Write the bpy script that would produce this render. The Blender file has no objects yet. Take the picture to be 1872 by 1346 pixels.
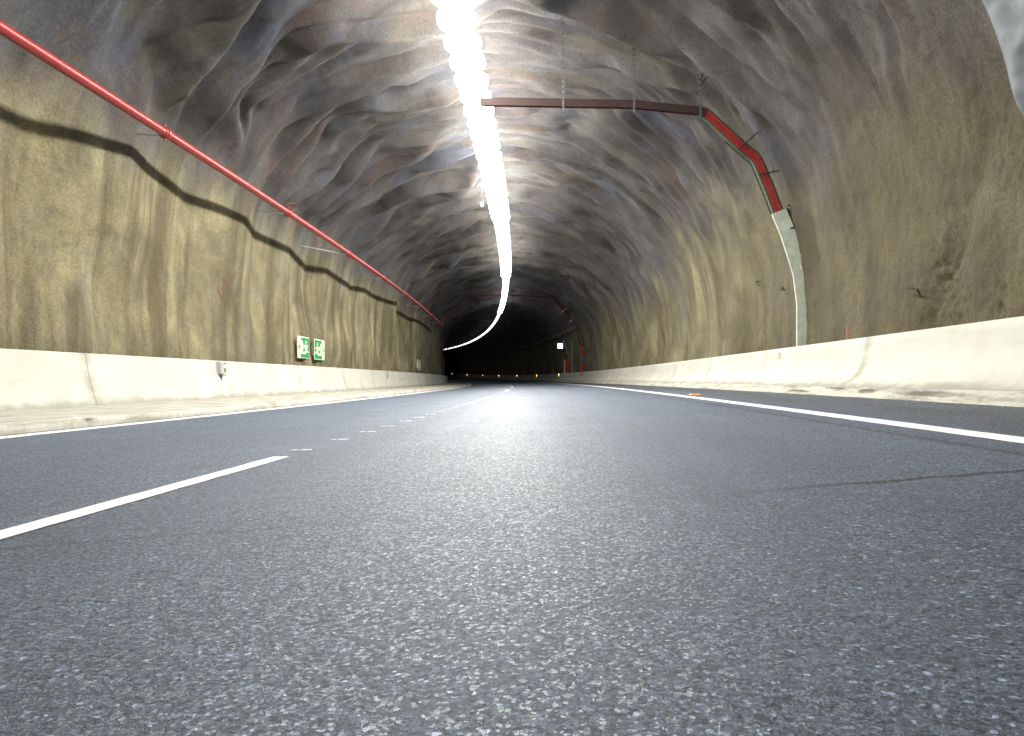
import bpy, math, random
import numpy as np
from mathutils import Vector, Matrix
random.seed(7)
sc = bpy.context.scene
col = sc.collection

# ------------------------------------------------------------------ alignment
# s = distance along the road, X = to the right of the lens, Y = height above the lens
CAM_H = 0.36
K, CC, KV, K3 = 0.0018002468, -1.137415e-07, -5.0137e-05, 1.56095e-06
BANK = 0.0255
SS = np.arange(-40, 300.01, 0.05)
TH = K * SS + CC * SS * SS / 2
_i0 = int(np.argmin(np.abs(SS)))
XS = -np.cumsum(np.sin(TH)) * 0.05; ZS = np.cumsum(np.cos(TH)) * 0.05
XS -= XS[_i0]; ZS -= ZS[_i0]
GY = KV * SS ** 2 / 2 + K3 * SS ** 3 / 6
GY[SS < 0] = 0

def P(s, X, Y):
    s = np.asarray(s, float)
    t = np.interp(s, SS, TH)
    x = np.interp(s, SS, XS) + X * np.cos(t)
    y = np.interp(s, SS, ZS) + X * np.sin(t)
    z = Y + np.interp(s, SS, GY) + CAM_H
    x, y, z = np.broadcast_arrays(x, y, z)
    return np.stack([x, y, z], -1)

def pt(s, X, Y):
    return Vector(P(s, X, Y).tolist())

def frame(s, X, Y, side):
    """matrix at a point: local x runs to the right as seen by someone facing it, local y points into the wall, z up.
    side = -1 left wall, +1 right wall, 0 facing back towards the camera"""
    t = float(np.interp(s, SS, TH))
    along = Vector((-math.sin(t), math.cos(t), 0)); right = Vector((math.cos(t), math.sin(t), 0))
    up = Vector((0, 0, 1))
    if side == -1: ex, ey = along, -right
    elif side == 1: ex, ey = -along, right
    else: ex, ey = right, along
    m = Matrix((ex, ey, up)).transposed().to_4x4()
    m.translation = pt(s, X, Y)
    return m

def ground(X):
    return -CAM_H + BANK * X

# ------------------------------------------------------------------ noise
_rng = np.random.RandomState(11)
_perm = _rng.permutation(256); _perm = np.concatenate([_perm, _perm, _perm])
_grad = _rng.normal(size=(256, 2)); _grad /= np.linalg.norm(_grad, axis=1)[:, None]

def perlin(x, y, seed=0):
    x = np.asarray(x, float) + seed * 17.31; y = np.asarray(y, float) + seed * 9.77
    xi = np.floor(x).astype(int); yi = np.floor(y).astype(int)
    xf = x - xi; yf = y - yi
    u = xf ** 3 * (xf * (xf * 6 - 15) + 10); v = yf ** 3 * (yf * (yf * 6 - 15) + 10)
    def g(i, j):
        h = _perm[_perm[(xi + i) & 255] + ((yi + j) & 255)]
        q = _grad[h]
        return q[..., 0] * (xf - i) + q[..., 1] * (yf - j)
    a = g(0, 0); b = g(1, 0); c = g(0, 1); d = g(1, 1)
    return 1.5 * ((a + u * (b - a)) * (1 - v) + (c + u * (d - c)) * v)

def sstep(x, a, b):
    q = np.clip((x - a) / (b - a), 0, 1)
    return q * q * (3 - 2 * q)

# ------------------------------------------------------------------ rock lining
PROF = np.array([(-7.85,-.45),(-7.9,.6),(-7.95,2.1),(-7.9,3.4),(-7.75,4.4),(-7.4,5.25),(-6.6,6.15),(-5.1,7.05),(-3.3,7.62),(-1.4,7.85),(.2,7.65),(1.7,7.15),(3.1,6.25),(4.0,5.3),(4.5,4.4),(4.88,3.3),(5.08,2.1),(5.08,.6),(5.05,-.45)])
def _cr(Pn, m=24):
    Q = np.vstack([2*Pn[0]-Pn[1], Pn, 2*Pn[-1]-Pn[-2]]); out = []
    for i in range(1, len(Q)-2):
        t = np.linspace(0, 1, m, endpoint=False)[:, None]
        a, b, c, e = Q[i-1], Q[i], Q[i+1], Q[i+2]
        out.append(.5*((2*b)+(-a+c)*t+(2*a-5*b+4*c-e)*t**2+(-a+3*b-3*c+e)*t**3))
    out.append(Pn[-1:])
    return np.vstack(out)
PD = _cr(PROF)
PT = np.concatenate([[0], np.cumsum(np.hypot(*np.diff(PD, axis=0).T))])
TMAX = float(PT[-1])
_tx = np.gradient(PD[:, 0], PT); _ty = np.gradient(PD[:, 1], PT)

# bulges and hollows of the left wall at the height of the pipe: station, depth (+ into the tunnel)
LEFT_RELIEF = np.array([(5, .1), (7, .15), (8.6, -.05), (9.7, -.09), (10.12, -.085), (10.44, -.027), (10.92, .11), (11.58, .225), (12.16, .345), (12.94, .21), (13.7, .12), (14.78, .022), (15.96, .123), (17.44, .203), (18.58, -.031), (19.92, -.015), (21.16, .025), (23.46, -.249), (25.28, .007), (27.02, -.057), (29.12, -.149), (30.74, .041), (33.28, 0), (37.68, .266), (40, -.1), (44.44, -.098), (48.26, .116), (53.54, .144), (60, 0)])
def disp(s, t):
    s = np.asarray(s, float); t = np.asarray(t, float)
    ceil = sstep(t, 3.9, 6.6) * sstep(TMAX - t, 3.4, 7.2)
    w1 = perlin(s*.33, t*.30, 1); w2 = perlin(s*.8, t*.55, 2)
    w3 = perlin(s*1.7, t*1.0, 16)
    n1 = perlin(s*.80 + .75*w1 + .34*w2 + .10*t, t*.110 + .34*w1 + .08*w3, 3)
    n2 = perlin(s*1.95 + .8*w1 + .55*w2 + .2*w3 - .12*t, t*.23 + .34*w2 + .10*w3, 4)
    n3 = perlin(s*3.5 + 1.0*w2 + .5*w3 + .2*t, t*.85 + .6*w1 + .4*w3, 5)
    n4 = perlin(s*7.5, t*4.0, 6)
    low = perlin(s*.16, t*.22, 7)
    fold = np.sqrt(n1*n1 + .034)
    fold2 = np.sqrt(n2*n2 + .026); fold3 = np.sqrt(n3*n3 + .012)
    d = ceil*(.74*(fold-.31) + .44*(fold2-.29) + .05*(fold3-.22) + .012*n4) + .10*low*(.3+.7*ceil)
    # lower walls: hanging, near-vertical folds, stronger further in
    far = sstep(s, 14, 32)
    v1 = perlin(s*.62 + .5*w2, t*.10 + .25*w1, 8); v2 = perlin(s*1.7 + .4*w1, t*.17, 9)
    wall = (1-ceil)
    rightw = sstep(t, 12, 13)
    d = d + wall*((.10+.24*far+.04*rightw)*(np.sqrt(v1*v1+.002)-.25) + (.03+.10*far)*(np.sqrt(v2*v2+.002)-.2) + .045*perlin(s*.9, t*.8, 10) + .014*n4)
    gw = sstep(t, 1.6, 3.7)*(1 - sstep(t, 5.0, 7.6))
    d = d*(1 - .8*sstep(t, 2.6, 3.9)*(1 - sstep(t, 4.7, 6.2))) + gw*np.interp(s + .12*np.clip(4.4-t, -2, 3)*perlin(s*.4, t*.3, 17)*2, LEFT_RELIEF[:, 0], LEFT_RELIEF[:, 1])
    # coarse sprayed patches near the camera
    for (cs, ct, rs, rt, a) in ((9.65, 23.25, .40, .75, .13), (8.55, 23.4, .25, .5, .09), (8.4, 21.6, .35, .8, .05), (9.0, 1.6, .5, .6, .05), (10.6, 3.9, .35, .6, .05)):
        g = np.exp(-((s-cs)/rs)**2 - ((t-ct)/rt)**2)
        d = d + .6*a*g*(.25*perlin(s*5.5, t*5.5, 12) + .8*perlin(s*11, t*11, 13) + .5*perlin(s*17, t*17, 15) - .4)
    d = d + .007*perlin(s*9, t*9, 14)
    return d

def wallpt(s, t, off=0.0, flat=False):
    s = np.asarray(s, float); t = np.asarray(t, float)
    s, t = np.broadcast_arrays(s, t)
    X = np.interp(t, PT, PD[:, 0]); Y = np.interp(t, PT, PD[:, 1])
    nx = np.interp(t, PT, _ty); ny = -np.interp(t, PT, _tx)
    d = off + (0 if flat else disp(s, t))
    return X + nx*d, Y + ny*d

def W(s, t, off=0.0):
    X, Y = wallpt(s, t, off)
    return P(s, X, Y)

# ------------------------------------------------------------------ mesh helpers
class MB:
    def __init__(self): self.v = []; self.f = []; self.uv = []
    def add(self, verts, faces):
        o = len(self.v); self.v += [tuple(map(float, q)) for q in verts]; self.f += [tuple(o + i for i in q) for q in faces]
        return self
    def box(self, x0, x1, y0, y1, z0, z1, bev=0.0):
        if bev <= 0:
            vs = [(x, y, z) for z in (z0, z1) for y in (y0, y1) for x in (x0, x1)]
            fs = [(0,2,3,1),(4,5,7,6),(0,1,5,4),(2,6,7,3),(0,4,6,2),(1,3,7,5)]
            return self.add(vs, fs)
        b = bev   # octagonal footprint (seen along y), with the front face set in a little
        ring = [(x0+b,z0),(x1-b,z0),(x1,z0+b),(x1,z1-b),(x1-b,z1),(x0+b,z1),(x0,z1-b),(x0,z0+b)]
        cx, cz = (x0+x1)/2, (z0+z1)/2
        k = lambda q, e: (cx+(q[0]-cx)*(1-2*e/(x1-x0)), cz+(q[1]-cz)*(1-2*e/(z1-z0)))
        r0 = [(k(q, b)[0], y0, k(q, b)[1]) for q in ring]; r1 = [(q[0], y0+b, q[1]) for q in ring]; r2 = [(q[0], y1, q[1]) for q in ring]
        fs = [tuple(range(8)), tuple(range(23, 15, -1))]
        for a in (0, 8):
            for i in range(8): fs.append((a+i, a+8+i, a+8+(i+1) % 8, a+(i+1) % 8))
        return self.add(r0+r1+r2, fs)
    def tube(self, pts, r, n=10, caps=True):
        pts = [Vector(p) for p in pts]; rings = []; prev = None
        for i, p in enumerate(pts):
            d = (pts[min(i+1, len(pts)-1)] - pts[max(i-1, 0)]).normalized()
            if prev is None:
                a = Vector((0, 0, 1)) if abs(d.z) < .9 else Vector((1, 0, 0))
                u = d.cross(a).normalized()
            else:
                u = (prev - d*prev.dot(d)).normalized()
            prev = u; w = d.cross(u)
            rr = r[i] if isinstance(r, (list, tuple)) else r
            rings.append([p + rr*(math.cos(2*math.pi*k/n)*u + math.sin(2*math.pi*k/n)*w) for k in range(n)])
        vs = [q for ring in rings for q in ring]; fs = []
        for i in range(len(pts)-1):
            for k in range(n): fs.append((i*n+k, i*n+(k+1) % n, (i+1)*n+(k+1) % n, (i+1)*n+k))
        if caps: fs += [tuple(range(n-1, -1, -1)), tuple((len(pts)-1)*n+k for k in range(n))]
        return self.add(vs, fs)
    def poly(self, pts, y0, y1):
        """flat outline in local x,z given thickness from y0 to y1"""
        n = len(pts)
        vs = [(a, y0, b) for a, b in pts] + [(a, y1, b) for a, b in pts]
        fs = [tuple(range(n)), tuple(range(2*n-1, n-1, -1))] + [(i, n+i, n+(i+1) % n, (i+1) % n) for i in range(n)]
        return self.add(vs, fs)
    def build(self, name, mat, parent=None, smooth=False, matrix=None):
        me = bpy.data.meshes.new(name)
        vs = self.v
        if parent is not None and matrix is None and parent.get('_world'):
            L = parent.location; vs = [(a-L.x, b-L.y, c-L.z) for a, b, c in vs]
        me.from_pydata(vs, [], self.f); me.update()
        if mat: me.materials.append(mat)
        if smooth:
            for p in me.polygons: p.use_smooth = True
            me.set_sharp_from_angle(angle=math.radians(35))
        o = bpy.data.objects.new(name, me); col.objects.link(o)
        if parent is not None: o.parent = parent
        if matrix is not None: o.matrix_world = matrix
        return o

def grid_obj(name, V, UV, mat, smooth=True, flip=False, parent=None):
    """V: (n, m, 3) world points; UV: (n, m, 2)"""
    n, m = V.shape[:2]
    me = bpy.data.meshes.new(name)
    idx = np.arange(n*m).reshape(n, m)
    q = np.stack([idx[:-1, :-1], idx[1:, :-1], idx[1:, 1:], idx[:-1, 1:]], -1).reshape(-1, 4)
    if flip: q = q[:, ::-1]
    VV = V.reshape(-1, 3)
    me.vertices.add(n*m); me.vertices.foreach_set('co', np.ascontiguousarray(VV, dtype=np.float32).ravel())
    nf = len(q)
    me.loops.add(nf*4); me.loops.foreach_set('vertex_index', np.ascontiguousarray(q, dtype=np.int32).ravel())
    me.polygons.add(nf)
    me.polygons.foreach_set('loop_start', np.arange(0, nf*4, 4, dtype=np.int32))
    me.polygons.foreach_set('loop_total', np.full(nf, 4, dtype=np.int32))
    me.polygons.foreach_set('use_smooth', np.full(nf, smooth, dtype=bool))
    uvl = me.uv_layers.new(name='along')
    uvl.data.foreach_set('uv', np.ascontiguousarray(UV.reshape(-1, 2)[q.ravel()], dtype=np.float32).ravel())
    me.update(calc_edges=True); me.validate()
    if mat: me.materials.append(mat)
    o = bpy.data.objects.new(name, me); col.objects.link(o)
    if parent is not None: o.parent = parent
    return o

def sweep(name, sect, s, mat, smooth=True, parent=None, jitter=None):
    """open section [(X,Y)...] carried along stations s"""
    s = np.asarray(s, float); sect = np.array(sect, float)
    X = np.broadcast_to(sect[None, :, 0], (len(s), len(sect))).copy(); Y = np.broadcast_to(sect[None, :, 1], (len(s), len(sect))).copy()
    if jitter: X, Y = jitter(s, X, Y)
    arc = np.concatenate([[0], np.cumsum(np.hypot(*np.diff(sect, axis=0).T))])
    V = P(s[:, None], X, Y)
    UV = np.stack([np.broadcast_to(s[:, None], X.shape), np.broadcast_to(arc[None], X.shape)], -1)
    return grid_obj(name, V, UV, mat, smooth, parent=parent)

def tag(o, label=None, cat=None, group=None, kind=None):
    if label: o['label'] = label
    if cat: o['category'] = cat
    if group: o['group'] = group
    if kind: o['kind'] = kind
    return o
def empty(name, loc=None, matrix=None, world=False):
    o = bpy.data.objects.new(name, None); col.objects.link(o); o.empty_display_size = .1
    if loc is not None: o.location = loc
    if matrix is not None: o.matrix_world = matrix
    if world: o['_world'] = 1
    return o
def copy_tree(o, parent=None):
    c = o.copy(); col.objects.link(c)
    if parent is not None: c.parent = parent
    for ch in list(o.children): copy_tree(ch, c)
    return c

# ------------------------------------------------------------------ materials
class NT:
    def __init__(self, name):
        self.m = bpy.data.materials.new(name); self.m.use_nodes = True
        self.t = self.m.node_tree; self.b = self.t.nodes['Principled BSDF']
    def n(self, ty, **kw):
        d = self.t.nodes.new(ty)
        for k, v in kw.items():
            if k.startswith('i_'): d.inputs[k[2:].replace('_', ' ')].default_value = v
            else: setattr(d, k, v)
        return d
    def l(self, a, b): self.t.links.new(a, b)
    def uv(self): return self.n('ShaderNodeUVMap', uv_map='along').outputs[0]
    def obj(self): return self.n('ShaderNodeTexCoord').outputs['Object']
    def scale(self, v, sx, sy, sz=1):
        d = self.n('ShaderNodeVectorMath', operation='MULTIPLY'); self.l(v, d.inputs[0]); d.inputs[1].default_value = (sx, sy, sz); return d.outputs[0]
    def noise(self, v, scale, detail=4, rough=.55, dist=0):
        d = self.n('ShaderNodeTexNoise'); self.l(v, d.inputs['Vector'])
        d.inputs['Scale'].default_value = scale; d.inputs['Detail'].default_value = detail; d.inputs['Roughness'].default_value = rough; d.inputs['Distortion'].default_value = dist
        return d.outputs['Fac']
    def vor(self, v, scale, feature='F1'):
        d = self.n('ShaderNodeTexVoronoi', feature=feature); self.l(v, d.inputs['Vector']); d.inputs['Scale'].default_value = scale
        return d
    def ramp(self, f, stops):
        d = self.n('ShaderNodeValToRGB'); self.l(f, d.inputs[0]); e = d.color_ramp.elements
        while len(e) < len(stops): e.new(0.5)
        for q, (p, c) in zip(e, stops):
            q.position = p; q.color = (c, c, c, 1) if not isinstance(c, tuple) else (*c, 1)
        return d.outputs[0]
    def mix(self, f, a, b, mode='MIX'):
        d = self.n('ShaderNodeMix', data_type='RGBA', blend_type=mode)
        for sock, v in ((d.inputs[0], f), (d.inputs[6], a), (d.inputs[7], b)):
            if hasattr(v, 'is_output'): self.l(v, sock)
            elif isinstance(v, (int, float)): sock.default_value = v if sock.type == 'VALUE' else (v, v, v, 1)
            else: sock.default_value = (*v, 1)
        return d.outputs[2]
    def math(self, op, a, b=None, c=None, clamp=False):
        d = self.n('ShaderNodeMath', operation=op, use_clamp=clamp)
        for i, v in enumerate((a, b, c)):
            if v is None: continue
            if hasattr(v, 'is_output'): self.l(v, d.inputs[i])
            else: d.inputs[i].default_value = v
        return d.outputs[0]
    def mr(self, v, a, b, c=0, d_=1, interp='SMOOTHSTEP'):
        d = self.n('ShaderNodeMapRange', interpolation_type=interp); self.l(v, d.inputs[0])
        for i, q in enumerate((a, b, c, d_)): d.inputs[1+i].default_value = q
        return d.outputs[0]
    def sep(self, v):
        d = self.n('ShaderNodeSeparateXYZ'); self.l(v, d.inputs[0]); return d.outputs
    def bump(self, h, strength, dist, prev=None):
        d = self.n('ShaderNodeBump'); self.l(h, d.inputs['Height']); d.inputs['Strength'].default_value = strength; d.inputs['Distance'].default_value = dist
        if prev is not None: self.l(prev, d.inputs['Normal'])
        return d.outputs[0]
    def out(self, colr=None, rough=None, normal=None, metal=None, spec=None):
        B = self.b.inputs
        for k, v in (('Base Color', colr), ('Roughness', rough), ('Normal', normal), ('Metallic', metal), ('Specular IOR Level', spec)):
            if v is None: continue
            if hasattr(v, 'is_output'): self.l(v, B[k])
            elif k == 'Base Color': B[k].default_value = (*v, 1)
            else: B[k].default_value = v
        return self.m

def simple(name, c, rough=.5, metal=0, var=.12, nscale=14, bump=0.0):
    t = NT(name); o = t.obj(); n = t.noise(o, nscale, 4)
    cc = t.mix(t.mr(n, .3, .7), tuple(q*(1-var) for q in c), tuple(min(1, q*(1+var)) for q in c))
    r = t.mr(n, .2, .8, rough-.07, rough+.07)
    return t.out(cc, r, t.bump(t.noise(o, nscale*4, 3), bump, .004) if bump else None, metal)

def m_lining():
    t = NT('sprayed_concrete'); uv = t.uv(); o = t.obj(); u = t.sep(uv)
    wob = t.math('MULTIPLY', t.math('SUBTRACT', t.noise(t.scale(uv, .55, .16), 1, 4), .5), 2.2)
    wob2 = t.math('MULTIPLY', t.math('SUBTRACT', t.noise(t.scale(uv, .3, .12), 1, 4), .5), 5.0)
    lm = t.mr(t.math('ADD', u[1], wob), 4.0, 5.6, 1, 0)
    rm = t.mr(t.math('ADD', u[1], wob2), 18.6, 21.6, 0, 1)
    ochre = t.math('MAXIMUM', lm, rm)
    n1 = t.noise(o, .55, 5, .6, .6)
    n2 = t.noise(o, 2.1, 5, .6)
    up = t.mix(t.mr(n1, .3, .7), (.056, .051, .056), (.138, .129, .126))
    rust = t.mr(t.noise(t.scale(uv, .8, .35), 1, 5, .62, .8), .52, .68, 0, .7)
    up = t.mix(rust, up, (.120, .076, .064))
    stk = t.noise(t.scale(uv, 1.25, .13), 1, 5, .6, .5); up = t.mix(t.mr(stk, .46, .66, 0, .85), up, (.036, .030, .028)); up = t.mix(t.mr(t.noise(t.scale(uv, .9, .2), 1.1, 4, .6, .4), .52, .7, 0, .5), up, (.110, .101, .063))
    blue = t.mr(t.noise(t.scale(uv, .5, .3, 1), 1.3, 4, .6, .5), .52, .68, 0, .7)
    up = t.mix(blue, up, (.078, .088, .124))
    lo = t.mix(t.mr(n1, .3, .7), (.145, .124, .064), (.345, .303, .176))
    streak = t.noise(t.scale(uv, 1.35, .11), 1, 5, .62, .3)
    lo = t.mix(t.mr(streak, .43, .64, 0, .85), lo, (.100, .078, .036))
    lo = t.mix(t.mr(t.noise(t.scale(uv, .45, .3), 1, 4, .6, .4), .55, .75, 0, .6), lo, (.32, .305, .255))
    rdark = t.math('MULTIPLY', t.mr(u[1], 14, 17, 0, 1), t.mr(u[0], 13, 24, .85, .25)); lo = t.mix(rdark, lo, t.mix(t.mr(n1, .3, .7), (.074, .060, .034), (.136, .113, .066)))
    c = t.mix(ochre, up, lo)
    c = t.mix(t.mr(n2, .35, .68, .32, 0), c, (.095, .088, .08))
    sp = t.noise(o, 26, 3, .7)
    c = t.mix(1.0, c, t.ramp(sp, [(.3, .66), (.7, 1.22)]), 'MULTIPLY')
    seep = t.math('MULTIPLY', t.mr(t.noise(t.scale(uv, .75, .07), 1, 4, .55, .2), .58, .68, 0, .7), t.mr(t.noise(o, .35, 3), .4, .6))
    c = t.mix(seep, c, (.075, .062, .045))
    pit = t.vor(o, 3.2).outputs['Distance']
    c = t.mix(t.mr(pit, .02, .07, .8, 0), c, (.05, .045, .04))
    nrm = t.bump(t.noise(o, 5, 6, .65), .45, .035)
    nrm = t.bump(t.noise(o, 38, 5, .75), .75, .014, nrm)
    return t.out(c, .88, nrm, spec=.25)

def m_asphalt():
    t = NT('asphalt'); o = t.obj(); uv = t.uv(); u = t.sep(uv)
    warp = t.n('ShaderNodeVectorMath', operation='ADD'); 
    nz = t.n('ShaderNodeTexNoise'); t.l(o, nz.inputs['Vector']); nz.inputs['Scale'].default_value = 60
    sc_ = t.n('ShaderNodeVectorMath', operation='SCALE'); t.l(nz.outputs['Color'], sc_.inputs[0]); sc_.inputs['Scale'].default_value = .011
    t.l(o, warp.inputs[0]); t.l(sc_.outputs[0], warp.inputs[1]); ow = warp.outputs[0]
    v1 = t.vor(ow, 150); v2 = t.vor(ow, 330); v3 = t.vor(ow, 75)
    r1 = t.sep(v1.outputs['Color'])[0]; r2 = t.sep(v2.outputs['Color'])[0]; r3 = t.sep(v3.outputs['Color'])
    edge = t.vor(ow, 150, 'DISTANCE_TO_EDGE').outputs['Distance']
    c = t.ramp(r1, [(0, .020), (.3, .058), (.7, .115), (.94, .165), (.972, .30), (1, .46)])
    c2 = t.ramp(r2, [(0, .028), (.6, .092), (.93, .145), (.97, .32), (1, .42)])
    c = t.mix(.35, c, c2)
    stone = t.math('MULTIPLY', t.math('GREATER_THAN', r3[0], .86), t.mr(v3.outputs['Distance'], .28, .36, 1, 0))
    c = t.mix(stone, c, t.ramp(r3[1], [(0, .08), (.7, .17), (1, .42)]))
    big = t.noise(o, .9, 5, .6)
    c = t.mix(1, c, t.ramp(big, [(.3, .82), (.7, 1.15)]), 'MULTIPLY')
    lane = t.noise(t.scale(uv, .05, 2.2), 1, 4, .6)
    c = t.mix(1, c, t.ramp(lane, [(.3, .84), (.7, 1.12)]), 'MULTIPLY')
    c = t.mix(1, c, (1.08, 1.32, 1.86), 'MULTIPLY')
    # shoulder beyond the right line: browner and dusty
    dust = t.math('MULTIPLY', t.mr(u[1], 2.3, 2.9), t.mr(t.noise(t.scale(uv, .5, 2.), 1.2, 5), .3, .75, .15, .75))
    c = t.mix(dust, c, (.062, .058, .052))
    dustl = t.math('MULTIPLY', t.mr(u[1], -4.75, -4.95), t.noise(t.scale(uv, 1, 3), 2, 4))
    c = t.mix(dustl, c, (.14, .125, .1))
    # construction joints, a slanting one across the lane and one along it
    wob = t.math('MULTIPLY', t.math('SUBTRACT', t.noise(o, 7, 4), .5), .09)
    j = t.math('ADD', t.math('SUBTRACT', u[0], t.math('MULTIPLY_ADD', u[1], .335, 2.03)), wob)
    jm = t.mr(t.math('ABSOLUTE', j), .010, .030, 1, 0)
    jm = t.math('MULTIPLY', jm, t.math('ADD', t.mr(u[1], .1, 1.1, .12, .9), t.mr(u[1], -.5, -1.0, 0, .3)))
    k = t.math('ADD', t.math('SUBTRACT', u[1], 1.86), t.math('MULTIPLY', wob, .6))
    km = t.mr(t.math('ABSOLUTE', k), .01, .06, .55, 0)
    jk = t.math('MAXIMUM', jm, km)
    big_ = t.noise(o, 9, 4, .65); c = t.mix(1, c, t.ramp(big_, [(.3, .74), (.7, 1.22)]), 'MULTIPLY')
    fine = t.noise(o, 190, 4, .7); mid = t.noise(o, 75, 4, .65)
    crev = t.math('MULTIPLY', t.mr(mid, .33, .49, 1, 0), .95)
    crev = t.math('MAXIMUM', crev, t.math('MULTIPLY', t.mr(edge, .02, .12, .8, 0), t.mr(big_, .35, .65, .35, 1)))
    c = t.mix(crev, c, (.008, .010, .020))
    c = t.mix(jk, c, (.012, .013, .017))
    h = t.math('ADD', t.math('MULTIPLY', r1, .6), t.math('MULTIPLY', fine, .8)); h = t.math('ADD', h, t.math('MULTIPLY', mid, 1.6))
    nrm = t.bump(h, .5, .0045)
    shiny = t.mr(t.sep(v1.outputs['Color'])[1], .74, .80)
    shiny = t.math('MULTIPLY', shiny, t.mr(edge, .05, .12))
    rough = t.math('SUBTRACT', .66, t.math('MULTIPLY', shiny, .36))
    t.b.inputs['Specular Tint'].default_value = (.80, .92, 1.0, 1)
    return t.out(c, rough, nrm, spec=t.math('MULTIPLY_ADD', shiny, .33, .40))

def m_barrier():
    t = NT('barrier_paint'); uv = t.uv(); u = t.sep(uv); o = t.obj()
    n = t.noise(o, 1.1, 5, .6); n2 = t.noise(t.scale(uv, .6, 2.4), 1.6, 5, .62)
    c = t.mix(t.mr(n, .3, .7), (.465, .455, .40), (.53, .525, .47))
    c = t.mix(t.mr(n2, .56, .74, 0, .35), c, (.34, .325, .255))
    # rain and grime run down each cast joint, every 4.9 m
    f = t.math('FRACT', t.math('DIVIDE', t.math('ADD', u[0], t.math('MULTIPLY', t.math('SUBTRACT', n, .5), .25)), 4.9))
    d = t.math('ABSOLUTE', t.math('SUBTRACT', f, .205))
    c = t.mix(t.math('MULTIPLY', t.mr(d, .001, .05, .75, 0), t.mr(n2, .35, .65, .25, 1)), c, (.29, .275, .21))
    foot = t.mr(t.math('ADD', u[1], t.math('MULTIPLY', t.math('SUBTRACT', t.noise(t.scale(uv, 1, 1.6), 1.3, 6, .7), .5), .42)), .0, .16, .7, 0)
    c = t.mix(foot, c, (.21, .20, .155))
    sp = t.vor(o, 5).outputs['Distance']
    c = t.mix(t.mr(sp, .02, .05, .6, 0), c, (.35, .33, .28))
    scuff = t.math('MULTIPLY', t.mr(t.noise(t.scale(uv, .22, 7), 1, 3, .5), .66, .74, 0, .5), t.mr(u[1], .2, .35))
    c = t.mix(scuff, c, (.20, .19, .165))
    return t.out(c, .62, t.bump(t.noise(o, 30, 4), .12, .006), spec=.3)

def m_kerb(name, base, dark, pits=()):
    t = NT(name); uv = t.uv(); u = t.sep(uv); o = t.obj()
    n = t.noise(t.scale(uv, .7, 4), 1.4, 6, .65, .3); n2 = t.noise(o, 12, 5, .7)
    c = t.mix(t.mr(n, .42, .68, 0, .85), base, dark)
    c = t.mix(1, c, t.ramp(n2, [(.3, .8), (.7, 1.1)]), 'MULTIPLY')
    for (cs, ca, rs, ra) in pits:
        e = t.math('ADD', t.math('POWER', t.math('DIVIDE', t.math('SUBTRACT', u[0], cs), rs), 2.0), t.math('POWER', t.math('DIVIDE', t.math('SUBTRACT', u[1], ca), ra), 2.0))
        e = t.math('ADD', e, t.math('MULTIPLY', t.math('SUBTRACT', n2, .5), 1.2))
        c = t.mix(t.math('MULTIPLY', t.mr(e, .3, 1.5, .95, 0), t.mr(n, .25, .6, .35, 1)), c, (.11, .10, .085))
    return t.out(c, .85, t.bump(n2, .5, .02), spec=.25)

def m_paint(name, c, wear=.25):
    t = NT(name); o = t.obj(); n = t.noise(o, 28, 5, .7); n2 = t.noise(o, 3, 4)
    cc = t.mix(t.mr(n, .55, .75, 0, wear), c, tuple(q*.45 for q in c))
    cc = t.mix(t.mr(n2, .4, .7, 0, .2), cc, tuple(q*.75 for q in c))
    return t.out(cc, .55, t.bump(n, .35, .003), spec=.4)

def m_emit(name, c, strength):
    t = NT(name); t.b.inputs['Base Color'].default_value = (.8, .8, .8, 1); t.b.inputs['Emission Color'].default_value = (*c, 1); t.b.inputs['Emission Strength'].default_value = strength
    return t.m

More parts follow.
